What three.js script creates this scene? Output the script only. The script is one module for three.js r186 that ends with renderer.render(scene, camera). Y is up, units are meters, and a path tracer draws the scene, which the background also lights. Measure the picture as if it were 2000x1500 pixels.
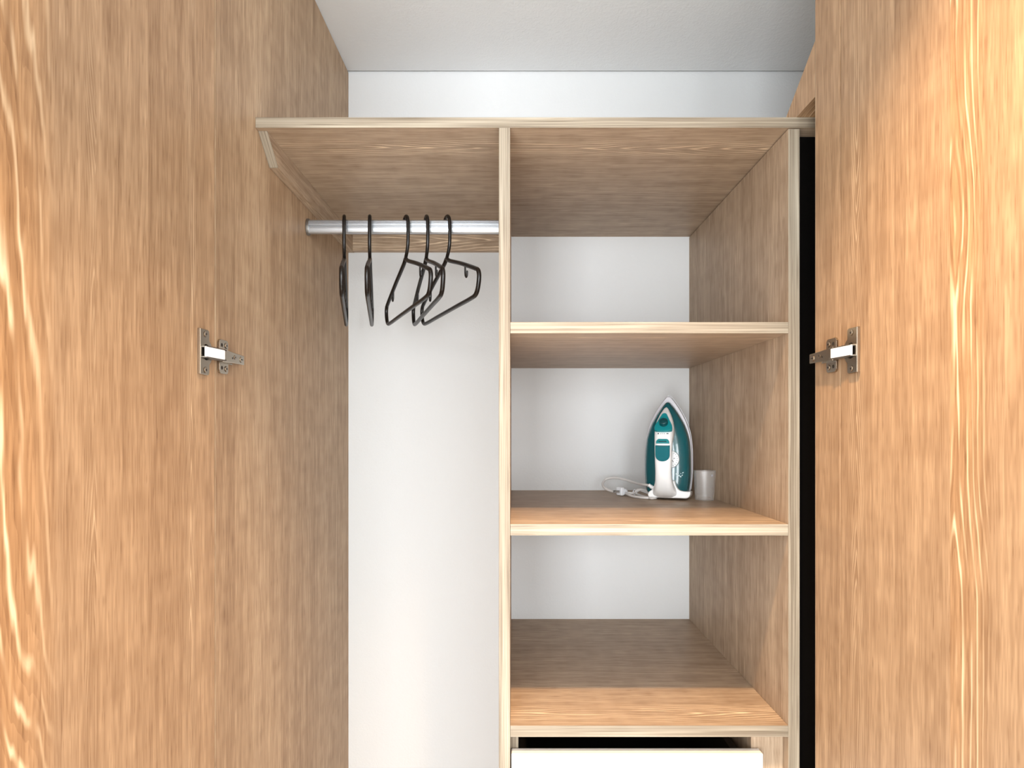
import * as THREE from 'three';
import { RoundedBoxGeometry } from 'three/addons/geometries/RoundedBoxGeometry.js';
import { mergeGeometries, mergeVertices, toCreasedNormals } from 'three/addons/utils/BufferGeometryUtils.js';
import { RectAreaLightUniformsLib } from 'three/addons/lights/RectAreaLightUniformsLib.js';

// ---------------------------------------------------------------- camera, sky, lights, exposure
// x right, y up, z towards the viewer; z = 0 is the front of the shelf unit, y = 0 the floor. Metres.
const EYE = 1.5, EYE_Z = 0.973, FOCAL = 1189;          // focal length in pixels of a 1500 pixel high picture
const scene = new THREE.Scene();
const camera = new THREE.PerspectiveCamera(2 * Math.atan(750 / FOCAL) * 180 / Math.PI, 2000 / 1500, 0.05, 50);
camera.position.set(0, EYE, EYE_Z);
camera.lookAt(0, EYE, -1);
camera.setViewOffset(2000, 1500, -3, -90, 2000, 1500); // the picture's lens shift: the horizon lies below its middle
camera.updateProjectionMatrix();
const renderer = new THREE.WebGLRenderer({ antialias: true });
renderer.toneMapping = THREE.LinearToneMapping;
renderer.toneMappingExposure = 1.0;
renderer.shadowMap.enabled = true;
RectAreaLightUniformsLib.init();
scene.background = new THREE.Color().setRGB(0.85, 0.93, 1.0);

const CEIL = 2.396, ROOM_Z = 3.4, ROOM_L = -1.7, ROOM_R = 1.9;
// two windows in the wall behind the camera: [x0, x1, y0, y1, radiance]
const WINDOWS = [[-1.25, -0.35, 0.25, 2.2, 15.2], [0.25, 1.65, 0.85, 2.2, 12.6]];
const DAY = new THREE.Color().setRGB(0.945, 0.975, 1.0);
for (const [x0, x1, y0, y1, power] of WINDOWS) {
  const l = new THREE.RectAreaLight(DAY, power, x1 - x0, y1 - y0);
  l.position.set((x0 + x1) / 2, (y0 + y1) / 2, ROOM_Z - 0.03);
  l.lookAt((x0 + x1) / 2, (y0 + y1) / 2, 0);
  scene.add(l);
}
// warm recessed downlight between the open doors
const LAMP = [0.154, 0.49], LAMP_COLOR = new THREE.Color().setRGB(1, 0.65, 0.36), LAMP_POWER = 9.0, LAMP_CONE = 0.8;
const spot = new THREE.SpotLight(LAMP_COLOR, LAMP_POWER, 0, LAMP_CONE, 1, 2);
spot.position.set(LAMP[0], CEIL - 0.014, LAMP[1]);
spot.target.position.set(LAMP[0], 0, LAMP[1]);
spot.castShadow = true; spot.shadow.radius = 1.2; spot.shadow.mapSize.set(2048, 2048); spot.shadow.bias = -0.0005;
scene.add(spot, spot.target);

// ---------------------------------------------------------------- helpers
const used = new Map();
function numbered(name) { const n = used.get(name) || 0; used.set(name, n + 1); return n ? `${name}_${String(n).padStart(3, '0')}` : name; }
function mesh(name, geometry, material, parent) {
  const m = new THREE.Mesh(geometry, material);
  m.name = parent ? name : numbered(name);
  m.castShadow = m.receiveShadow = true;
  (parent || scene).add(m);
  return m;
}
function structure(name, geometry, material, parent) { const m = mesh(name, geometry, material, parent); if (!parent) m.userData.kind = 'structure'; return m; }
function thing(name, label, category, position = [0, 0, 0], turn = 0, group) {
  const o = new THREE.Group();
  o.name = numbered(name); o.position.set(...position); o.rotation.y = turn;
  o.userData = { label, category };
  if (group) o.userData.group = group;
  scene.add(o);
  return o;
}
let rngState = 12345;
const rnd = () => { rngState = (rngState * 1664525 + 1013904223) >>> 0; return rngState / 4294967296; };

// texture coordinates in metres: v along the grain, u across it; (u0, v0) is the coordinate that maps to 0
function metricUV(g, grain, u0 = 0, v0 = 0, ox = 0, oy = 0, oz = 0) {
  const geo = g.index ? g.toNonIndexed() : g;
  const p = geo.attributes.position, uv = new Float32Array(p.count * 2), off = [ox, oy, oz];
  const a = new THREE.Vector3(), b = new THREE.Vector3(), c = new THREE.Vector3();
  for (let i = 0; i < p.count; i += 3) {
    a.fromBufferAttribute(p, i); b.fromBufferAttribute(p, i + 1); c.fromBufferAttribute(p, i + 2);
    const n = b.clone().sub(a).cross(c.clone().sub(a)), na = [Math.abs(n.x), Math.abs(n.y), Math.abs(n.z)];
    const k = na.indexOf(Math.max(...na));
    const g2 = grain === k ? (k + 1) % 3 : grain, u = [0, 1, 2].find((q) => q !== k && q !== g2);
    [a, b, c].forEach((v, j) => { const w = v.toArray(); uv[(i + j) * 2] = w[u] + off[u] - u0; uv[(i + j) * 2 + 1] = w[g2] + off[g2] - v0; });
  }
  geo.setAttribute('uv', new THREE.BufferAttribute(uv, 2));
  return geo;
}
// a board given by its extents, as a mesh of parent, with its grain along axis 0, 1 or 2
function board(name, [x0, x1, y0, y1, z0, z1], grain, material, parent, u0 = 0, v0 = 0, r = 0) {
  const w = x1 - x0, h = y1 - y0, d = z1 - z0, c = [(x0 + x1) / 2, (y0 + y1) / 2, (z0 + z1) / 2];
  const g = r ? new RoundedBoxGeometry(w, h, d, 2, r) : new THREE.BoxGeometry(w, h, d);
  const m = mesh(name, metricUV(g, grain, u0, v0, ...c), material, parent);
  m.position.set(...c);
  return m;
}
// a strip of edge banding as a child of a board, given in world extents
function band(boardMesh, e, grain, u0 = 0, v0 = 0) {
  const b = board('edge_band', e, grain, bandMat, boardMesh, u0, v0, 0.0005);
  b.position.sub(boardMesh.position);
  return b;
}
function box(w, h, d, x, y, z, r = 0) {
  const g = r ? new RoundedBoxGeometry(w, h, d, 2, r) : new THREE.BoxGeometry(w, h, d);
  const q = g.index ? g.toNonIndexed() : g;
  return q.translate(x, y, z);
}
const join = (list) => mergeGeometries(list.map((g) => { const q = g.index ? g.toNonIndexed() : g; for (const k of Object.keys(q.attributes)) if (!['position', 'normal', 'uv'].includes(k)) q.deleteAttribute(k); return q; }), false);

// ---------------------------------------------------------------- wood
const NOISE = new Float32Array(65536);
{ let s = 987654321; for (let i = 0; i < 65536; i++) { s ^= s << 13; s ^= s >>> 17; s ^= s << 5; NOISE[i] = (s >>> 0) / 4294967296; } }
function vn(x, y) {                                                    // value noise 0..1, period 256
  const xi = Math.floor(x), yi = Math.floor(y); let fx = x - xi, fy = y - yi;
  fx = fx * fx * (3 - 2 * fx); fy = fy * fy * (3 - 2 * fy);
  const x0 = xi & 255, x1 = (xi + 1) & 255, y0 = (yi & 255) << 8, y1 = ((yi + 1) & 255) << 8;
  const a = NOISE[y0 | x0], b = NOISE[y0 | x1], c = NOISE[y1 | x0], d = NOISE[y1 | x1];
  return a + (b - a) * fx + (c - a) * fy + (a - b - c + d) * fx * fy;
}
const mixc = (a, b, t) => a + (b - a) * t;
// oak laminate: strips side by side, [from u, tone, flame strength, flame centre, flame width], with pale flame lines
function woodTexture(W, H, nx, ny, seed, strips, look = {}) {
  const { dark = [140, 117, 95], light = [204, 183, 159], pale = [236, 214, 184], contrast = 1, stretch = 1 } = look;
  const data = new Uint8Array(nx * ny * 4);
  const S = seed * 17.31;
  for (let i = 0; i < nx; i++) {
    const u = (i + 0.5) / nx * W;
    let k = 0; while (k + 1 < strips.length && u >= strips[k + 1][0]) k++;
    const [, tone, flame, uc, fw, warm = 0] = strips[k];
    const sk = S + k * 7.7;
    for (let j = 0; j < ny; j++) {
      const v = (j + 0.5) / ny * H;
      const wob = (vn(v * 2.3 + sk, u * 6 + S) - 0.5) * 0.012 + (vn(v * 9 + S, u * 22) - 0.5) * 0.003;
      const x = u + wob;
      const s0 = vn(x * 28 + sk, v * 0.7 + S), s1 = vn(x * 95 + sk, v * 3.5 * stretch + sk), s2 = vn(x * 270 + S, v * 13 * stretch + sk), s3 = vn(u * 680 + sk, v * 42 * stretch), po = vn(x * 820 + sk * 3, v * 60 * stretch + S);
      const mot = vn(u * 34 + S, v * 46 * stretch + sk);
      let t = 0.5 + tone + contrast * (0.16 * (s0 - 0.5) + 0.20 * (s1 - 0.5) + 0.28 * (s2 - 0.5) + 0.38 * (s3 - 0.5) + 0.18 * (mot - 0.5));
      if (po > 0.72) t -= (po - 0.72) * 0.9 * contrast;
      let line = 0, near = 0;
      if (flame > 0) {
        const q = Math.abs(x - uc) / fw;
        const f = vn(v * 2.2 + sk, sk) * 13 + vn(v * 7.5, sk + 9) * 2.6 + Math.pow(q, 1.2) * (fw > 0.06 ? 3.2 : 5.5) + (vn(x * 70 + S, v * 8 + S) - 0.5) * 0.5 + (vn(x * 240, v * 30) - 0.5) * 0.22;
        const fr = f - Math.floor(f), fade = Math.max(0, 1 - Math.pow(q, 2.2)); near = fade;
        const prof = Math.max(0, Math.min(1, 1.25 - Math.abs(fr - 0.42) / 0.16));
        const gap = vn(x * 160 + sk, v * 14 + S);
        line = prof * fade * flame * Math.min(1, Math.max(0.12, gap * 2 - 0.3));
        t += fade * flame * (fr - 0.72) * 0.26;
      }
      t = Math.max(-0.2, Math.min(1.25, t));
      const o = (j * nx + i) * 4;
      for (let c = 0; c < 3; c++) {
        let q = mixc(dark[c], light[c], t) * (1 - warm * near * [0, 0.06, 0.14][c]);
        q = mixc(q, pale[c], Math.min(1, line));
        data[o + c] = Math.max(0, Math.min(255, q));
      }
      data[o + 3] = 255;
    }
  }
  const tex = new THREE.DataTexture(data, nx, ny, THREE.RGBAFormat);
  tex.colorSpace = THREE.SRGBColorSpace;
  tex.magFilter = THREE.LinearFilter; tex.minFilter = THREE.LinearMipmapLinearFilter; tex.generateMipmaps = true; tex.anisotropy = 8;
  tex.wrapS = tex.wrapT = THREE.MirroredRepeatWrapping;
  tex.repeat.set(1 / W, 1 / H);
  tex.needsUpdate = true;
  return tex;
}
const woodMaterial = (map, rough = 0.5) => new THREE.MeshPhysicalMaterial({ map, roughness: rough, specularIntensity: 0.5 });
const leftDoorMat = woodMaterial(woodTexture(0.5, 1.6, 2048, 2048, 1, [[0, 0.12, 0, 0, 1], [0.062, -0.05, 0.7, 0.075, 0.02], [0.095, -0.06, 0, 0, 1], [0.165, 0.03, 0, 0, 1], [0.25, -0.1, 0.4, 0.253, 0.02], [0.268, 0, 0, 0, 1], [0.30, -0.04, 1, 0.375, 0.075, 1], [0.45, 0, 0, 0, 1]], { dark: [136, 106, 79], light: [197, 166, 133], pale: [236, 212, 178] }));
const rightDoorMat = woodMaterial(woodTexture(0.5, 1.6, 2048, 2048, 2, [[0, 0, 0, 0, 1], [0.02, 0.05, 0.6, 0.045, 0.024], [0.075, 0.12, 0, 0, 1], [0.13, 0.02, 0, 0, 1], [0.222, 0.04, 1, 0.228, 0.05, 0.6], [0.282, 0.05, 0, 0, 1]], { dark: [136, 106, 79], light: [197, 166, 133], pale: [236, 212, 178] }));
const panelMat = woodMaterial(woodTexture(0.7, 1.8, 1024, 2048, 3, [[0, -0.08, 0, 0, 1], [0.10, -0.02, 0, 0, 1], [0.17, -0.06, 0, 0, 1], [0.27, -0.02, 0, 0, 1], [0.36, -0.06, 0.35, 0.40, 0.03], [0.44, 0.04, 0.4, 0.53, 0.03], [0.56, 0, 0, 0, 1], [0.62, -0.16, 0, 0, 1]], { dark: [142, 114, 88], light: [209, 182, 150] }));
const shelfMat = woodMaterial(woodTexture(0.6, 1.2, 1024, 2048, 4, [[0, -0.06, 0, 0, 1], [0.1, -0.03, 0.25, 0.14, 0.03], [0.2, -0.02, 0, 0, 1], [0.33, -0.02, 0.2, 0.36, 0.03], [0.40, 0.02, 0, 0, 1], [0.465, 0.02, 1, 0.53, 0.04]], { contrast: 0.95 }), 0.42);
const sideMat = woodMaterial(woodTexture(0.6, 1.8, 1024, 2048, 5, [[0, -0.06, 0, 0, 1], [0.1, 0.02, 0, 0, 1], [0.17, -0.03, 0, 0, 1], [0.26, 0.0, 0.35, 0.33, 0.03], [0.37, -0.02, 0, 0, 1], [0.46, 0.02, 0.3, 0.5, 0.02]]));
const bandMat = woodMaterial(woodTexture(0.12, 1.2, 512, 2048, 6, [[0, 0.05, 0, 0, 1]], { dark: [114, 102, 87], light: [177, 167, 150], contrast: 1.6, stretch: 0.22 }), 0.45);

// ---------------------------------------------------------------- other materials
const std = (color, roughness, extra = {}) => new THREE.MeshPhysicalMaterial({ color, roughness, ...extra });
function plasterTexture(seed, amp) {
  const n = 512, d = new Uint8Array(n * n * 4);
  for (let j = 0; j < n; j++) for (let i = 0; i < n; i++) {
    const q = 128 + amp * ((vn(i / 3 + seed, j / 3) - 0.5) + 0.7 * (vn(i / 9, j / 9 + seed) - 0.5) + 0.5 * (vn(i / 1.3, j / 1.3) - 0.5)), o = (j * n + i) * 4;
    d[o] = d[o + 1] = d[o + 2] = q; d[o + 3] = 255;
  }
  const t = new THREE.DataTexture(d, n, n, THREE.RGBAFormat);
  t.wrapS = t.wrapT = THREE.RepeatWrapping; t.magFilter = THREE.LinearFilter; t.repeat.set(2, 2); t.needsUpdate = true;
  return t;
}
const plaster = plasterTexture(3, 120);
const backMat = std('#dcdedf', 0.85, { bumpMap: plaster, bumpScale: 0.0004 });
const wallMat = std('#f3f3f1', 0.85, { bumpMap: plaster, bumpScale: 0.0004 });
const ceilMat = std('#f2f4f5', 0.9, { bumpMap: plaster, bumpScale: 0.0006 });
const floorMat = std('#e4e0d8', 0.5);
const slabMat = std('#5d5c5a', 0.9);
const whiteLacquer = std('#f1efec', 0.32);
const greyMetal = std('#8c8a87', 0.4, { metalness: 0.9 });
const nickel = std('#b5ab9c', 0.22, { metalness: 1 });
const coverMat = std('#f4f5f6', 0.3);
const steelBright = std('#dcdcdc', 0.16, { metalness: 1 });
const screwMat = std('#b4aca0', 0.25, { metalness: 1 });
const darkHole = std('#2c231b', 0.6);
const aluminium = std('#c2c6cb', 0.34, { metalness: 0.85 });
const blackPlastic = std('#0d0908', 0.36);
const ironWhite = std('#f0f2f3', 0.3, { clearcoat: 0.4 });
const ironSkirt = std('#d5d5dc', 0.35);
const ironSole = std('#8d8f92', 0.35, { metalness: 0.8 });
const buttonTeal = std('#04606a', 0.5, { specularIntensity: 0.25 });
const teal = std('#01555e', 0.16, { clearcoat: 0.7, clearcoatRoughness: 0.08 });
const tealLight = std('#0a7f86', 0.3);
const tealDark = std('#07444a', 0.3);
const inkMat = std('#3c4346', 0.6);
const cordMat = std('#d9d6d4', 0.5);
const plugMat = std('#e8ebf0', 0.4);
const frosted = std('#ffffff', 0.3, { transmission: 0.92, thickness: 0, ior: 1.45, side: THREE.DoubleSide });

// ---------------------------------------------------------------- the room
const BACK = -0.55, JAMB = 0.0595, OPEN = 0.13, LX = -0.413, RX = 0.4525;
const ext = (x0, x1, y0, y1, z0, z1) => metricUV(new THREE.BoxGeometry(x1 - x0, y1 - y0, z1 - z0).translate((x0 + x1) / 2, (y0 + y1) / 2, (z0 + z1) / 2), 1);
structure('floor', ext(ROOM_L - 0.15, ROOM_R + 0.15, -0.1, 0, -0.7, ROOM_Z + 0.15), floorMat);
structure('ceiling', ext(ROOM_L, ROOM_R, CEIL, CEIL + 0.03, BACK + 0.005, ROOM_Z), ceilMat);
structure('trim_1', ext(ROOM_L - 0.15, ROOM_R + 0.15, CEIL + 0.03, CEIL + 0.13, -0.7, ROOM_Z + 0.15), slabMat);
structure('wall_back', ext(ROOM_L - 0.15, ROOM_R + 0.15, 0, CEIL + 0.03, -0.7, BACK), backMat);
structure('wall_left', ext(ROOM_L - 0.15, ROOM_L, 0, CEIL + 0.03, BACK, ROOM_Z), wallMat);
structure('wall_right', ext(ROOM_R, ROOM_R + 0.15, 0, CEIL + 0.03, BACK, ROOM_Z), wallMat);
structure('wall_left_partition', ext(ROOM_L, LX - 0.018, 0, CEIL, BACK, 0.10), wallMat);
structure('wall_right_partition', ext(RX + 0.018, ROOM_R, 0, CEIL, JAMB + 0.002, OPEN - 0.002), wallMat);
structure('added_dark_lining', ext(0.47, 0.949, 0, 1.983, BACK, -0.03), std('#0b0908', 0.95, { specularIntensity: 0.1 }));  // near-black block added in the void, the gap's shade put into its colour
structure('wall_right_return', ext(0.95, ROOM_R, 0, CEIL, BACK, JAMB + 0.002), wallMat);
{ // wall behind the camera, pieced round its two windows
  const z0 = ROOM_Z, z1 = ROOM_Z + 0.15, xs = [ROOM_L - 0.15, WINDOWS[0][0], WINDOWS[0][1], WINDOWS[1][0], WINDOWS[1][1], ROOM_R + 0.15], top = CEIL + 0.03;
  const list = [0, 2, 4].map((i) => ext(xs[i], xs[i + 1], 0, top, z0, z1));
  for (const [x0, x1, y0, y1] of WINDOWS) list.push(ext(x0, x1, 0, y0, z0, z1), ext(x0, x1, y1, top, z0, z1));
  structure('wall_front', mergeGeometries(list), wallMat);
  const frameMat = std('#e9e9e7', 0.4), glassMat = std('#ffffff', 0.02, { transmission: 1, thickness: 0, ior: 1.5 });
  WINDOWS.forEach(([x0, x1, y0, y1], n) => {
    const f = 0.05, z = ROOM_Z + 0.05, t = 0.05, xm = (x0 + x1) / 2;
    const w = structure(`window_${n + 1}`, mergeGeometries([ext(x0, x1, y0, y0 + f, z, z + t), ext(x0, x1, y1 - f, y1, z, z + t), ext(x0, x0 + f, y0 + f, y1 - f, z, z + t), ext(x1 - f, x1, y0 + f, y1 - f, z, z + t)]), frameMat);
    mesh('pane', ext(x0 + f, x1 - f, y0 + f, y1 - f, z + 0.022, z + 0.026), glassMat, w);
  });
}
{ // the downlight, surface ring round a glowing lens
  const t = thing('ceiling_light', 'round white downlight in the ceiling between the open wardrobe doors', 'lamp', [LAMP[0], CEIL, LAMP[1]]);
  const prof = [[0.036, 0], [0.036, -0.006], [0.038, -0.010], [0.05, -0.010], [0.054, -0.006], [0.055, 0]].map(([a, b]) => new THREE.Vector2(a, b));
  mesh('trim_ring', new THREE.LatheGeometry(prof, 48), std('#f0f0ee', 0.4, { side: THREE.DoubleSide }), t);
  mesh('lamp_lens', new THREE.CylinderGeometry(0.0355, 0.0355, 0.004, 40).translate(0, -0.003, 0), std('#ffffff', 0.4, { emissive: LAMP_COLOR, emissiveIntensity: 4 }), t);
}

// ---------------------------------------------------------------- the wardrobe
const wardrobe = thing('wardrobe', 'open built-in oak laminate wardrobe with hanging bay, shelves and two open doors', 'wardrobe');
const T = 0.018, e = 0.001;
// shell: left side panel, right jamb, the two doors standing open
const leftPanel = board('side_panel', [LX - T, LX, 0, CEIL - 0.002, BACK, OPEN - 0.0015], 1, panelMat, wardrobe, BACK, 0.62);
const jamb = board('jamb_board', [RX, RX + T, 0, CEIL - 0.002, JAMB + e, OPEN - 0.0015], 1, rightDoorMat, wardrobe, -0.27, 0.55);
band(jamb, [RX, RX + T, 0.001, CEIL - 0.003, JAMB, JAMB + e], 1);
const doorL = board('door', [LX - T, LX, 0.06, CEIL - 0.012, OPEN + 0.0015, 0.60], 1, leftDoorMat, wardrobe, 0.12, 0.8, 0.0008);
const doorR = board('door', [RX, RX + T, 0.06, CEIL - 0.012, OPEN + 0.0015, 0.60], 1, rightDoorMat, wardrobe, 0.12, 0.8, 0.0008);
doorL.userData.label = 'left wooden door standing open'; doorR.userData.label = 'right wooden door standing open';

// shelf unit
const top = board('top_board', [LX + 0.0005, 0.948, 1.9835, 2.0000, BACK + 0.0005, -e], 0, shelfMat, wardrobe, -0.6, -0.55);
band(top, [LX + 0.0005, 0.948, 1.9835, 2.0, -e, 0], 0, 0, -0.7);
const divider = board('divider_panel', [-0.0235, -0.0055, 0.08, 1.9833, BACK + 0.0005, -e], 1, sideMat, wardrobe, -0.6, 0.55);
band(divider, [-0.0235, -0.0055, 0.08, 1.9833, -e, 0], 1, 0.03, 0.5);
const rightPanel = board('side_panel', [0.4394, 0.4574, 0.08, 1.9815, BACK + 0.0005, -e], 1, sideMat, wardrobe, -0.56, 0.55);
band(rightPanel, [0.4394, 0.4574, 0.08, 1.9815, -e, 0], 1, 0.36, 0.2);
[[1.6547, 1.6727, 'upper empty shelf', 0.1, -0.2], [1.3315, 1.3495, 'middle shelf with the steam iron on it', 0.26, 0.1], [1.0095, 1.0275, 'bottom shelf over the drawer', 0, 0]].forEach(([y0, y1, label, du, dv], k) => {
  const s = board('shelf', [-0.0052, 0.4391, y0, y1, BACK + 0.0005, -e], 0, shelfMat, wardrobe, -0.575, -0.02 - dv);
  s.userData.label = label;
  band(s, [-0.0052, 0.4391, y0, y1, -e, 0.0002], 0, 0.02 * k, -0.3 * k);
});
// cleats under the top board: one along the back of the hanging bay, one with a cut-off end along the left panel
board('back_cleat', [-0.398, -0.0237, 1.944, 1.9833, BACK + 0.0005, BACK + 0.0155], 0, shelfMat, wardrobe, 0.1, -0.55);
{
  const s = new THREE.Shape([[BACK + 0.0005, 1.9833], [BACK + 0.0005, 1.9435], [-0.058, 1.9435], [-0.012, 1.9833]].map((p) => new THREE.Vector2(...p)));
  let g = new THREE.ExtrudeGeometry(s, { depth: 0.0143, bevelEnabled: false });
  g = g.rotateY(-Math.PI / 2).translate(LX + 0.0148, 0, 0);              // shape x becomes z, the depth runs towards the panel
  const cleat = mesh('side_cleat', metricUV(g, 2, 0.1, -0.55), sideMat, wardrobe);
  const t = new THREE.Shape([[-0.0575, 1.9436], [-0.0119, 1.9832], [-0.0105, 1.9832], [-0.0561, 1.9436]].map((p) => new THREE.Vector2(...p)));
  mesh('edge_band', metricUV(new THREE.ExtrudeGeometry(t, { depth: 0.0145, bevelEnabled: false }).rotateY(-Math.PI / 2).translate(LX + 0.0149, 0, 0), 2), bandMat, cleat);
}
// sloping board end that rests on the top board beside the right jamb
{
  const s = new THREE.Shape([[JAMB - 0.0005, 2.0003], [JAMB - 0.0005, 2.0838], [-0.066, 2.0003]].map((p) => new THREE.Vector2(...p)));
  const g = new THREE.ExtrudeGeometry(s, { depth: 0.06, bevelEnabled: false }).rotateY(-Math.PI / 2).translate(RX + 0.06, 0, 0);
  mesh('sloping_brace', metricUV(g, 1, -0.27, 0.55), rightDoorMat, wardrobe);
}
// hanging rod: flat oval tube with fine flutes, in two end sockets
const ROD_Y = 1.9055, ROD_Z = -0.243;
{
  const pts = [], hw = 0.0075, hh = 0.0138, n = 260;
  for (let i = 0; i < n; i++) {
    const a = i / n * Math.PI * 2, c = Math.cos(a), s = Math.sin(a);
    let x = hw * Math.sign(c) * Math.pow(Math.abs(c), 0.75), y = hh * Math.sign(s) * Math.pow(Math.abs(s), 0.8);
    if (y > -0.0045 && y < 0.0105) x *= 1 - 0.14 * (Math.cos(y / 0.0015 * Math.PI) > 0.4 ? 1 : 0);
    pts.push(new THREE.Vector2(x, y));
  }
  const L = 0.3865;
  const g = new THREE.ExtrudeGeometry(new THREE.Shape(pts), { depth: L, bevelEnabled: false }).rotateY(-Math.PI / 2).translate(LX + L + 0.0015, ROD_Y, ROD_Z);
  const rod = mesh('hanging_rod', toCreasedNormals(g, 0.4), aluminium, wardrobe);
  for (const x of [LX + 0.0032, -0.0268]) {
    const sock = new THREE.Shape();
    sock.absellipse(0, 0, 0.0095, 0.0158, 0, Math.PI * 2);
    const sg = new THREE.ExtrudeGeometry(sock, { depth: 0.004, bevelEnabled: true, bevelSize: 0.0008, bevelThickness: 0.0008, bevelSegments: 2 }).rotateY(Math.PI / 2).translate(x - 0.002, ROD_Y, ROD_Z);
    mesh('rod_socket', sg, greyMetal, rod);
  }
}
// below the bottom shelf: filler strips and the white drawer
board('filler_strip', [-0.0053, 0.0078, 0.08, 1.0093, -0.038, -0.02], 1, bandMat, wardrobe, 0, 0);
board('filler_strip', [0.3875, 0.4391, 0.08, 1.0093, -0.038, -0.02], 1, sideMat, wardrobe, -0.15, 0.4);
{
  const y1 = 0.9825;
  const d = board('drawer', [-0.0035, 0.3995, 0.79, y1, -0.0185, 0], 0, whiteLacquer, wardrobe, 0, 0, 0.0022);
  d.userData.label = 'white drawer front';
  const drawerShade = std('#2c231c', 0.6);  // dark brown carries the shade inside the drawer in its colour
  const inner = (name, x, m) => { const q = board(name, x, 2, m, d, -0.6, -0.6); q.position.sub(d.position); };
  inner('drawer_side', [0.0095, 0.0215, 0.81, 0.962, -0.48, -0.0188], drawerShade);
  inner('drawer_side', [0.3665, 0.3785, 0.81, 0.962, -0.48, -0.0188], drawerShade);
  inner('drawer_back', [0.0217, 0.3663, 0.81, 0.962, -0.48, -0.468], drawerShade);
  inner('drawer_bottom', [0.0217, 0.3663, 0.812, 0.816, -0.4678, -0.0188], drawerShade);
  inner('drawer_slide', [0.3787, 0.3872, 0.85, 0.895, -0.48, -0.03], greyMetal);
  board('inner_panel', [0.3875, 0.40, 0.08, 1.0093, BACK + 0.0005, -0.0385], 1, sideMat, wardrobe, -0.6, 0.3);
  board('inner_panel', [-0.0053, 0.0078, 0.08, 1.0093, BACK + 0.0005, -0.0385], 1, sideMat, wardrobe, -0.6, 0.3);
  const d2 = board('drawer', [-0.0035, 0.3995, 0.59, 0.786, -0.0185, 0], 0, whiteLacquer, wardrobe, 0, 0, 0.0022);
  d2.userData.label = 'white drawer front below the first';
}

// ---------------------------------------------------------------- hinges (parts of the wardrobe)
// local: n off the panel (towards the bay), y up, a towards the viewer; side = 1 puts n on +x, -1 on -x
function shapeOnPanel(shape, n0, n1, side, bevel = 0.0004) {
  const g0 = new THREE.ExtrudeGeometry(shape, { depth: n1 - n0 - 2 * bevel, bevelEnabled: bevel > 0, bevelSize: bevel, bevelThickness: bevel, bevelSegments: 1, curveSegments: 20 });
  const g = g0.index ? g0.toNonIndexed() : g0, p = g.attributes.position;
  for (let i = 0; i < p.count; i++) p.setXYZ(i, side * (p.getZ(i) + n0 + bevel), p.getY(i), p.getX(i));
  if (side > 0) for (let i = 0; i < p.count; i += 3) {                   // (z, y, x) mirrors: turn the faces back
    const t = [p.getX(i), p.getY(i), p.getZ(i)];
    p.setXYZ(i, p.getX(i + 1), p.getY(i + 1), p.getZ(i + 1)); p.setXYZ(i + 1, ...t);
  }
  g.computeVertexNormals();
  return g;
}
const roundRect = (x0, x1, y0, y1, r) => {
  const s = new THREE.Shape();
  s.moveTo(x0 + r, y0); s.lineTo(x1 - r, y0); s.absarc(x1 - r, y0 + r, r, -Math.PI / 2, 0); s.lineTo(x1, y1 - r); s.absarc(x1 - r, y1 - r, r, 0, Math.PI / 2);
  s.lineTo(x0 + r, y1); s.absarc(x0 + r, y1 - r, r, Math.PI / 2, Math.PI); s.lineTo(x0, y0 + r); s.absarc(x0 + r, y0 + r, r, Math.PI, Math.PI * 1.5);
  return s;
};
const disc = (x, y, r) => { const s = new THREE.Shape(); s.absarc(x, y, r, 0, Math.PI * 2); return s; };
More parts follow.
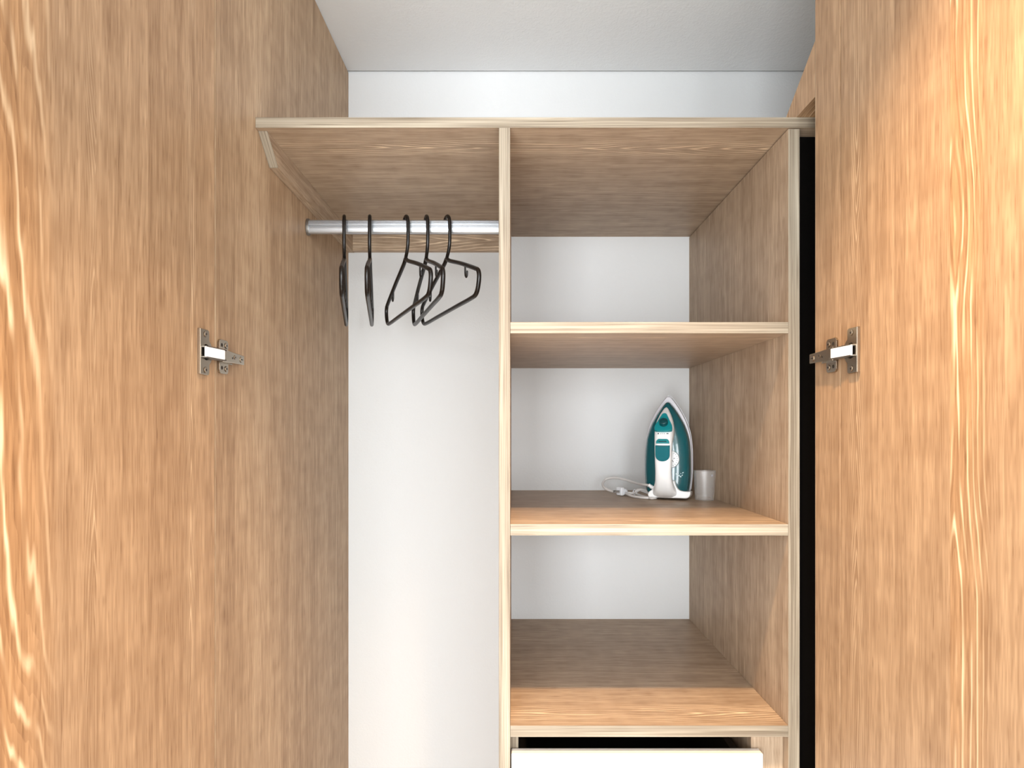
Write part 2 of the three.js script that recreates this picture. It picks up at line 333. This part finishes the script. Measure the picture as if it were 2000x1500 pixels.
function hinge(side, x, y) {
  // mounting plate with two wings, on the carcass panel
  const plate = new THREE.Shape();
  plate.moveTo(0.086, -0.0085); plate.lineTo(0.099, -0.0085); plate.lineTo(0.099, -0.018); plate.absarc(0.104, -0.0185, 0.005, Math.PI, Math.PI * 1.5); plate.lineTo(0.1195, -0.0235);
  plate.absarc(0.1205, -0.0185, 0.005, Math.PI * 1.5, Math.PI * 2); plate.lineTo(0.1255, 0.0185); plate.absarc(0.1205, 0.0185, 0.005, 0, Math.PI / 2); plate.lineTo(0.104, 0.0235);
  plate.absarc(0.104, 0.0185, 0.005, Math.PI / 2, Math.PI); plate.lineTo(0.099, 0.0085); plate.lineTo(0.086, 0.0085);
  const h = mesh('hinge', shapeOnPanel(plate, 0.0002, 0.0035, side), nickel, wardrobe);
  h.position.set(x, y, 0);
  // cup flange screwed to the door
  const fl = new THREE.Shape(), R = 0.0185, ca = 0.1655;
  const a0 = 0.1560, a1 = 0.1785, hy = 0.0297, r = 0.0035, yc = Math.sqrt(R * R - (a0 - ca) ** 2), ang = Math.atan2(yc, a0 - ca);
  fl.moveTo(a1, -hy + 0.0005); fl.lineTo(a1, hy - 0.0005); fl.lineTo(a0 + r, hy); fl.absarc(a0 + r, hy - r, r, Math.PI / 2, Math.PI); fl.lineTo(a0, yc);
  fl.absarc(ca, 0, R, ang, 2 * Math.PI - ang); fl.lineTo(a0, -hy + r); fl.absarc(a0 + r, -hy + r, r, Math.PI, Math.PI * 1.5);
  const hole = new THREE.Path(); hole.absarc(ca - 0.002, 0, 0.0108, 0, Math.PI * 2, true); fl.holes.push(hole);
  mesh('cup_flange', shapeOnPanel(fl, 0.0002, 0.0046, side, 0.0006), nickel, h);
  mesh('hinge_cup', shapeOnPanel(disc(ca - 0.002, 0, 0.0107), 0.0002, 0.001, side, 0.0002), darkHole, h);
  // arm: channel lying on the plate
  const arm = new THREE.Shape(); arm.moveTo(0.068, -0.006); arm.lineTo(0.100, -0.0068); arm.lineTo(0.132, -0.0085); arm.lineTo(0.132, 0.0085); arm.lineTo(0.100, 0.0068); arm.lineTo(0.068, 0.006);
  const arm_ = mesh('hinge_arm', shapeOnPanel(arm, 0.0037, 0.0125, side, 0.0008), nickel, h);
  for (const [a, yy, r, n] of [[0.0775, 0, 0.0042, 0.0134], [0.0975, 0.001, 0.0028, 0.0131]]) mesh('screw', shapeOnPanel(disc(a, yy, r), 0.0125, n, side, 0.0003), screwMat, h);
  mesh('screw_slot', shapeOnPanel(roundRect(0.0742, 0.0808, -0.0006, 0.0006, 0.0002), 0.0134, 0.0136, side, 0), darkHole, h);
  for (const [a, yy, r, n] of [[0.0975, 0.001, 0.0013, 0.0131], [0.105, -0.001, 0.0014, 0.0125]]) mesh('screw_hole', shapeOnPanel(disc(a, yy, r), n, n + 0.0002, side, 0), darkHole, h);
  // white link cover between arm and cup
  const dip = (g) => { const p = g.attributes.position; for (let i = 0; i < p.count; i++) p.setX(i, p.getX(i) + side * (0.134 - p.getZ(i)) * 0.15); g.computeVertexNormals(); return g; };
  mesh('link_cover', dip(shapeOnPanel(roundRect(0.133, 0.1725, -0.0062, 0.0062, 0.001), 0.0125, 0.0148, side, 0.0005)), coverMat, h);
  for (const q of [-1, 1]) mesh('link', dip(shapeOnPanel(roundRect(0.129, 0.1715, q * 0.0068 - 0.0008, q * 0.0068 + 0.0008, 0.0004), 0.004, 0.0145, side, 0.0003)), greyMetal, h);
  for (const s of [-1, 1]) {
    mesh('screw', shapeOnPanel(disc(0.1655, s * 0.0238, 0.0036), 0.0046, 0.0056, side, 0.0005), screwMat, h);
    mesh('screw', shapeOnPanel(disc(0.1055, s * 0.0165, 0.0036), 0.0035, 0.0046, side, 0.0005), screwMat, h);
    for (const [a, yy, r, n] of [[0.1655, 0.0238, 0.0014, 0.0056], [0.1055, 0.0165, 0.0014, 0.0046], [0.118, 0.016, 0.0026, 0.0035]]) mesh('screw_hole', shapeOnPanel(disc(a, s * yy, r), n, n + 0.0002, side, 0), darkHole, h);
  }
  return h;
}
hinge(1, LX, 1.6035).userData.label = 'left nickel concealed hinge';
hinge(-1, RX, 1.6055).userData.label = 'right nickel concealed hinge';

// ---------------------------------------------------------------- hangers
// local: origin at the middle of the rod, y up, the hanger lies in the y-z plane (+z towards the viewer)
const tube = (pts, r, n = 80, closed = false, tension = 0.5) => new THREE.TubeGeometry(new THREE.CatmullRomCurve3(pts.map((p) => new THREE.Vector3(...p)), closed, 'centripetal', tension), n, r, 10, closed);
const capAt = (p, r) => new THREE.SphereGeometry(r, 10, 8).translate(...p);
function makeHanger(label) {
  const t = thing('clothes_hanger', label, 'hanger', [0, ROD_Y, ROD_Z], 0, 'black plastic hangers on the rod');
  const R = 0.0185, pts = [];
  pts.push([0, -0.002, -R - 0.001]);
  for (let i = 0; i <= 12; i++) { const a = Math.PI - i / 12 * Math.PI; pts.push([0, 0.0035 + R * Math.sin(a) * 0.93, R * Math.cos(a)]); }
  pts.push([0, -0.02, R + 0.001], [0, -0.04, R - 0.001], [0, -0.052, 0.011], [0, -0.061, 0.002], [0, -0.068, 0]);
  mesh('hook', join([tube(pts, 0.0034, 90), capAt([0, -0.002, -R - 0.001], 0.0034)]), blackPlastic, t);
  const Y = -0.0635, half = 0.172;
  const outline = (s) => [[0, Y, 0], [0, Y - 0.006, s * 0.012], [0, Y - 0.032, s * 0.09], [0, Y - 0.0585, s * (half - 0.010)], [0, Y - 0.0635, s * (half + 0.001)], [0, Y - 0.073, s * (half + 0.006)], [0, Y - 0.089, s * (half + 0.003)], [0, Y - 0.099, s * (half - 0.003)], [0, Y - 0.1045, s * (half - 0.012)], [0, Y - 0.106, s * (half - 0.03)], [0, Y - 0.106, s * 0.06]];
  const near = outline(1), far = outline(-1).reverse();
  mesh('frame', tube([...near, ...far.slice(0, -1)], 0.0040, 240, true), blackPlastic, t);
  for (const s of [-1, 1]) {
    const z = s * 0.108, y = Y - 0.038;
    const q = [[0, y, z], [0, y - 0.016, z], [0, y - 0.022, z + s * 0.002], [0, y - 0.0245, z + s * 0.006], [0, y - 0.022, z + s * 0.0095], [0, y - 0.015, z + s * 0.0105]];
    mesh('strap_hook', join([tube(q, 0.0017, 30), capAt(q[5], 0.0017)]), blackPlastic, t);
  }
  return t;
}
const hanger0 = makeHanger('leftmost black hanger, seen almost edge-on in front of the wooden side panel');
const hangerSpots = [
  [-0.338, 14, null],
  [-0.287, 11.7, 'second black hanger from left, edge-on against the white wall near the panel'],
  [-0.2155, 24, 'middle hanger of the five, turned sideways, left of the crossing pair'],
  [-0.1745, 17.5, 'fourth black hanger from left, its bar crossing in front of the rightmost hanger'],
  [-0.1335, 24.5, 'rightmost black hanger, turned widest towards the divider panel'],
];
hangerSpots.forEach(([x, deg, label]) => {
  const h = label ? hanger0.clone() : hanger0;
  if (label) { h.name = numbered('clothes_hanger'); h.userData = { ...hanger0.userData, label }; scene.add(h); }
  h.position.set(x, ROD_Y, ROD_Z); h.rotation.y = deg * Math.PI / 180;
});

// ---------------------------------------------------------------- steam iron, standing on its heel
// local: origin under the heel, y towards the tip, z off the soleplate towards the handle
const SHELF_Y = 1.3495;
{
  const iron = thing('steam_iron', 'teal and white steam iron standing upright on the middle shelf', 'iron', [0.347, SHELF_Y, -0.392], -0.37);
  iron.rotation.order = 'YXZ'; iron.rotation.x = -0.07;
  const half = [[0.040, 0.004], [0.047, 0.012], [0.0505, 0.03], [0.0525, 0.06], [0.0525, 0.09], [0.0515, 0.115], [0.0485, 0.14], [0.0405, 0.168], [0.031, 0.188], [0.0205, 0.206], [0.009, 0.222], [0.0025, 0.2285]];
  const curve = new THREE.CatmullRomCurve3([...half.map(([x, y]) => new THREE.Vector3(x, y, 0)), ...half.slice().reverse().map(([x, y]) => new THREE.Vector3(-x, y, 0))], false, 'centripetal');
  const N = 120, ring = curve.getPoints(N - 1);
  // a body lofted through copies of the outline: [z, sideways scale, y of heel, y of tip]
  function loft(layers, capEnds = true) {
    const pos = [], idx = [];
    for (const [z, sx, ya, yb] of layers) for (const p of ring) pos.push(p.x * sx, ya + (p.y - 0.004) / 0.2245 * (yb - ya), z);
    for (let l = 0; l + 1 < layers.length; l++) for (let i = 0; i < N; i++) {
      const a = l * N + i, b = l * N + (i + 1) % N, c = a + N, d = b + N;
      idx.push(a, b, d, a, d, c);
    }
    if (capEnds) for (const [l, flip] of [[0, true], [layers.length - 1, false]]) {
      const c = pos.length / 3, [z, , ya, yb] = layers[l];
      pos.push(0, (ya + yb) / 2, z);
      for (let i = 0; i < N; i++) { const a = l * N + i, b = l * N + (i + 1) % N; flip ? idx.push(c, b, a) : idx.push(c, a, b); }
    }
    const g = new THREE.BufferGeometry();
    g.setAttribute('position', new THREE.Float32BufferAttribute(pos, 3)); g.setIndex(idx);
    return toCreasedNormals(g, 0.55);
  }
  mesh('soleplate', loft([[-0.003, 0.985, 0.005, 0.2275], [-0.002, 1.0, 0.004, 0.2290], [0.0015, 1.0, 0.004, 0.2290]]), ironSole, iron);
  mesh('skirt', loft([[0.0015, 0.99, 0.0045, 0.2270], [0.010, 0.985, 0.0045, 0.2265], [0.013, 0.965, 0.006, 0.2235], [0.0145, 0.93, 0.008, 0.215]]), ironSkirt, iron);
  const body = mesh('water_tank', loft([[0.0135, 0.955, 0.006, 0.2135], [0.022, 0.94, 0.006, 0.2120], [0.034, 0.90, 0.007, 0.2085], [0.041, 0.82, 0.009, 0.2015], [0.0455, 0.72, 0.012, 0.192], [0.050, 0.52, 0.018, 0.176], [0.052, 0.3, 0.03, 0.15]]), teal, iron);
  {
    const hs = new THREE.Shape(); hs.moveTo(-0.031, 0.0005); hs.lineTo(0.043, 0.0005); hs.quadraticCurveTo(0.0505, 0.0015, 0.0515, 0.009); hs.lineTo(0.0515, 0.012); hs.quadraticCurveTo(0.035, 0.011, 0.029, 0.015); hs.quadraticCurveTo(0.022, 0.02, 0.019, 0.034); hs.lineTo(-0.019, 0.034); hs.quadraticCurveTo(-0.021, 0.018, -0.027, 0.013); hs.quadraticCurveTo(-0.034, 0.009, -0.034, 0.005); hs.quadraticCurveTo(-0.034, 0.001, -0.031, 0.0005);
    mesh('heel', new THREE.ExtrudeGeometry(hs, { depth: 0.044, bevelEnabled: true, bevelSize: 0.002, bevelThickness: 0.003, bevelSegments: 3, curveSegments: 14 }).translate(0, 0.002, 0.017), ironWhite, iron);
  }
  // handle: cross-sections [y, z, half width, half thickness] swept from the nose to the heel
  const H = [[0.1965, 0.045, 0.0012, 0.003], [0.191, 0.048, 0.0055, 0.008], [0.178, 0.053, 0.0120, 0.016], [0.161, 0.060, 0.0180, 0.022], [0.146, 0.068, 0.0203, 0.024], [0.134, 0.078, 0.0200, 0.020], [0.122, 0.087, 0.0188, 0.015], [0.106, 0.0905, 0.0180, 0.0128], [0.085, 0.090, 0.0175, 0.0124], [0.06, 0.087, 0.0168, 0.0124], [0.04, 0.082, 0.0175, 0.013], [0.024, 0.072, 0.021, 0.0145], [0.013, 0.058, 0.027, 0.013], [0.0095, 0.045, 0.032, 0.009]];
  const path = new THREE.CatmullRomCurve3(H.map(([y, z]) => new THREE.Vector3(0, y, z)), false, 'centripetal');
  const wid = new THREE.CatmullRomCurve3(H.map(([, , a, b]) => new THREE.Vector3(a, b, 0)), false, 'centripetal');
  {
    const M = 90, K = 36, pos = [], idx = [];
    for (let i = 0; i <= M; i++) {
      const k = i / M, c = path.getPoint(k), w = wid.getPoint(k), tn = path.getTangent(k), nrm = new THREE.Vector3(0, tn.z, -tn.y);   // nrm points out, off the body
      for (let j = 0; j < K; j++) {
        const a = j / K * Math.PI * 2, cs = Math.cos(a), sn = Math.sin(a), sq = (q) => Math.sign(q) * Math.pow(Math.abs(q), 0.72);
        pos.push(sq(cs) * w.x, c.y + nrm.y * sq(sn) * w.y, c.z + nrm.z * sq(sn) * w.y);
      }
    }
    for (let i = 0; i < M; i++) for (let j = 0; j < K; j++) { const a = i * K + j, b = i * K + (j + 1) % K; idx.push(a, b, b + K, a, b + K, a + K); }
    for (const [r, flip] of [[0, 1], [M, 0]]) { const c = pos.length / 3, q = path.getPoint(r / M); pos.push(0, q.y, q.z); for (let j = 0; j < K; j++) { const a = r * K + j, b = r * K + (j + 1) % K; flip ? idx.push(c, b, a) : idx.push(c, a, b); } }
    const g = new THREE.BufferGeometry(); g.setAttribute('position', new THREE.Float32BufferAttribute(pos, 3)); g.setIndex(idx); g.computeVertexNormals();
    mesh('handle', g, ironWhite, iron);
  }
  // surface of the handle's outer side: point and outward normal at height y
  function outer(y) {
    let lo = 0, hi = 1;
    for (let i = 0; i < 40; i++) { const m = (lo + hi) / 2; path.getPoint(m).y > y ? lo = m : hi = m; }
    const c = path.getPoint(lo), w = wid.getPoint(lo), tn = path.getTangent(lo), n = new THREE.Vector3(0, tn.z, -tn.y);
    return { at: c.clone().addScaledVector(n, w.y), n, w: w.x };
  }
  // puts a piece modelled flat (x sideways, y up, z out) on the handle at height y
  function onHandle(name, g, y, m, lift = 0, x = 0) {
    const { at, n } = outer(y), q = mesh(name, g, m, iron);
    q.position.copy(at).addScaledVector(n, lift); q.position.x = x;
    q.quaternion.setFromUnitVectors(new THREE.Vector3(0, 0, 1), n);
    return q;
  }
  const flat = (s, d, b = 0.0006) => new THREE.ExtrudeGeometry(s, { depth: d, bevelEnabled: true, bevelSize: b, bevelThickness: b, bevelSegments: 2, curveSegments: 16 });
  const tri = new THREE.Shape();
  tri.moveTo(-0.0175, -0.0195); tri.quadraticCurveTo(0, -0.0245, 0.0175, -0.0195); tri.quadraticCurveTo(0.0195, -0.013, 0.0165, -0.007); tri.lineTo(0.0045, 0.0175); tri.quadraticCurveTo(0, 0.0215, -0.0045, 0.0175); tri.lineTo(-0.0165, -0.007); tri.quadraticCurveTo(-0.0195, -0.013, -0.0175, -0.0195);
  onHandle('nozzle_panel', flat(tri, 0.006).scale(0.97, 1.08, 1), 0.150, tealLight, -0.0035);
  onHandle('spray_button', join([new THREE.CylinderGeometry(0.0088, 0.0096, 0.010, 32).rotateX(Math.PI / 2), new THREE.SphereGeometry(0.0088, 24, 10, 0, Math.PI * 2, 0, Math.PI / 2).scale(1, 0.3, 1).rotateX(Math.PI / 2).translate(0, 0, 0.005)]), 0.1425, tealDark, 0.004);
  const sl = new THREE.Shape(); sl.moveTo(-0.0128, -0.0042); sl.lineTo(0.0128, -0.0042); sl.quadraticCurveTo(0.0138, -0.0005, 0.0105, 0.003); sl.lineTo(0.0085, 0.0042); sl.lineTo(-0.0085, 0.0042); sl.quadraticCurveTo(-0.0135, 0.001, -0.0128, -0.0042);
  onHandle('steam_slider', flat(sl, 0.003), 0.1165, tealLight, -0.001);
  onHandle('slider_grip', box(0.017, 0.0022, 0.002, 0, -0.0012, 0.003, 0.0006), 0.1165, tealDark, 0);
  const bt = new THREE.Shape(); bt.moveTo(-0.0138, 0.0165); bt.lineTo(0.0138, 0.0165); bt.lineTo(0.0136, -0.003); bt.bezierCurveTo(0.013, -0.019, -0.013, -0.019, -0.0136, -0.003);
  onHandle('steam_button', flat(bt, 0.0035, 0.001), 0.0945, buttonTeal, -0.001);
  onHandle('button_ridge', box(0.022, 0.002, 0.0016, 0, 0, 0, 0.0006), 0.108, tealDark, 0.0035);
  for (const [x, w, h] of [[-0.010, 0.0028, 0.0026], [-0.0045, 0.001, 0.0024], [-0.0005, 0.0016, 0.0014], [0.003, 0.001, 0.0024], [0.009, 0.0042, 0.0018]]) onHandle('print_mark', box(w, h, 0.0004, 0, 0, 0), 0.1265, inkMat, 0.0002, x);
  // temperature dial on the tank behind the handle
  {
    const dial = mesh('temperature_dial', new THREE.CylinderGeometry(0.0185, 0.0195, 0.008, 40).rotateX(Math.PI / 2), ironWhite, iron);
    dial.position.set(0.010, 0.084, 0.0555);
    const marks = []; for (let i = 0; i < 9; i++) { const a = -1.1 + i * 0.3; marks.push(box(0.0028, 0.0007, 0.0004, 0.0155, 0, 0.0041).rotateZ(a)); }
    marks.push(box(0.005, 0.0012, 0.0004, 0.007, 0.002, 0.0041).rotateZ(-0.9), box(0.0035, 0.0012, 0.0004, 0.009, -0.002, 0.0041).rotateZ(0.4));
    mesh('dial_mark', join(marks), inkMat, dial);
  }
  // small pale strokes low on the tank
  {
    const pr = [];
    for (const [x, y, w, h, a] of [[0.0235, 0.052, 0.006, 0.0035, -0.5], [0.028, 0.049, 0.005, 0.0022, 0.5], [0.0315, 0.047, 0.004, 0.003, -0.3], [0.035, 0.050, 0.004, 0.0018, 0.6], [0.0365, 0.0555, 0.004, 0.0022, 0.7], [0.032, 0.0535, 0.0022, 0.0016, 0.2]])
      pr.push(new THREE.SphereGeometry(0.5, 12, 8).scale(w, h, 0.0008).rotateZ(a).translate(x, y, 0));
    const g = join(pr); g.rotateY(0.32); g.translate(0.0015, 0, 0.0595);
    mesh('pale_strokes', g, std('#cfe6ea', 0.4), iron);
  }
}
// the iron's flex: strain relief at the heel, folded loops tied together, and the plug (parts of the iron, placed in the room)
{
  const iron = scene.getObjectByName('steam_iron');
  iron.updateMatrixWorld(true);
  const into = iron.matrixWorld.clone().invert();
  const put = (name, g, m, parent = iron) => mesh(name, g.applyMatrix4(into), m, parent);
  const F = SHELF_Y;
  // flattened flex swept along world points
  function flex(pts, r = 0.0029) { return join([tube(pts, r, 140), capAt(pts[0], r), capAt(pts[pts.length - 1], r)]); }
  const cord = put('power_cord', flex([[0.2965, 1.3793, -0.358], [0.2885, 1.3790, -0.376], [0.2825, 1.3785, -0.412], [0.2775, 1.3790, -0.445], [0.2628, 1.3830, -0.467], [0.2407, 1.3855, -0.490], [0.223, 1.3810, -0.497], [0.2135, 1.3725, -0.482], [0.2145, 1.3640, -0.457], [0.2253, 1.3585, -0.447], [0.2419, 1.3562, -0.440], [0.2573, 1.3555, -0.437], [0.2760, 1.3545, -0.430], [0.283, 1.3600, -0.420], [0.2895, 1.3648, -0.412], [0.3002, 1.3625, -0.400], [0.3085, 1.3555, -0.385],
    [0.3075, 1.3528, -0.362], [0.2985, 1.3527, -0.350], [0.2850, 1.3527, -0.352], [0.2720, 1.3527, -0.368], [0.2640, 1.3528, -0.385], [0.2590, 1.3545, -0.405], [0.2565, 1.3560, -0.420]]), cordMat);
  put('cord_loop', flex([[0.279, 1.3575, -0.424], [0.2850, 1.3640, -0.418], [0.2955, 1.3606, -0.408], [0.3065, 1.3560, -0.388], [0.3128, 1.3530, -0.368], [0.3085, 1.3527, -0.347], [0.2975, 1.3527, -0.341], [0.2935, 1.3527, -0.352], [0.2900, 1.3528, -0.372], [0.2850, 1.3530, -0.395], [0.2805, 1.3550, -0.415]], 0.0026), cordMat, cord);
  { // twist tie round the bundle
    const g = new THREE.TorusGeometry(0.0058, 0.0012, 8, 24).rotateY(Math.PI / 2).rotateY(0.5).translate(0.2785, 1.3572, -0.425);
    put('cord_tie', g, plugMat, cord);
  }
  { // plug with two blades
    const turn = new THREE.Matrix4().makeRotationY(0.62).setPosition(0.2495, F + 0.0095, -0.424);
    const plug = put('plug', join([box(0.009, 0.0185, 0.0175, -0.0065, 0.001, 0, 0.0022), box(0.010, 0.013, 0.014, 0.0025, 0, 0, 0.002), box(0.007, 0.0085, 0.0095, 0.010, -0.001, 0, 0.002)]).applyMatrix4(turn), plugMat);
    for (const q of [-1, 1]) put('plug_blade', box(0.014, 0.0055, 0.0014, -0.0178, 0.001, q * 0.0045, 0.0003).applyMatrix4(turn), steelBright, plug);
  }
  { // ribbed strain relief
    const a = new THREE.Vector3(0.3270, 1.3575, -0.350), b = new THREE.Vector3(0.2955, 1.3800, -0.358), d = b.clone().sub(a), L = d.length(), prof = [new THREE.Vector2(0.0001, 0)];
    const ribs = 7; for (let i = 0; i <= ribs; i++) { const y = i / ribs * L, r = 0.0068 - 0.0026 * i / ribs; prof.push(new THREE.Vector2(r * 0.86, Math.max(0, y - 0.0022)), new THREE.Vector2(r, Math.max(0.0001, y - 0.0014)), new THREE.Vector2(r, y), new THREE.Vector2(r * 0.86, y + 0.0006)); }
    prof.push(new THREE.Vector2(0.0001, L + 0.0008));
    const g = new THREE.LatheGeometry(prof, 24).applyQuaternion(new THREE.Quaternion().setFromUnitVectors(new THREE.Vector3(0, 1, 0), d.normalize())).translate(a.x, a.y, a.z);
    put('strain_relief', g, ironWhite);
  }
}
// ---------------------------------------------------------------- filling beaker beside the iron
{
  const c = thing('measuring_cup', 'small frosted plastic measuring cup standing right of the iron', 'cup', [0.4105, SHELF_Y + 0.0003, -0.335]);
  const prof = [[0.0001, 0], [0.0188, 0], [0.0196, 0.0008], [0.0198, 0.002], [0.0227, 0.0615], [0.0233, 0.0622], [0.0229, 0.063], [0.0216, 0.0622], [0.0188, 0.0028], [0.0001, 0.0022]].map(([a, b]) => new THREE.Vector2(a, b));
  const g = new THREE.LatheGeometry(prof, 64), p = g.attributes.position;
  for (let i = 0; i < p.count; i++) {                                    // pouring lip towards the left front
    const y = p.getY(i), a = Math.atan2(p.getZ(i), p.getX(i)) - 2.5, k = Math.exp(-((Math.atan2(Math.sin(a), Math.cos(a)) / 0.35) ** 2)) * Math.max(0, (y - 0.046) / 0.017) ** 2;
    p.setX(i, p.getX(i) * (1 + 0.14 * k)); p.setZ(i, p.getZ(i) * (1 + 0.14 * k)); p.setY(i, y + 0.0015 * k);
  }
  g.computeVertexNormals();
  mesh('beaker', g, frosted, c);
  mesh('level_mark', join([box(0.0035, 0.0006, 0.0004, 0, 0.003, 0), box(0.0006, 0.0036, 0.0004, -0.0015, 0.0014, 0), box(0.0006, 0.0036, 0.0004, 0.0015, 0.0014, 0)]).rotateX(-0.05).rotateY(0.42).translate(0.0095, 0.0525, 0.0208), std('#aeb3bd', 0.5), c);
}
renderer.render(scene, camera);
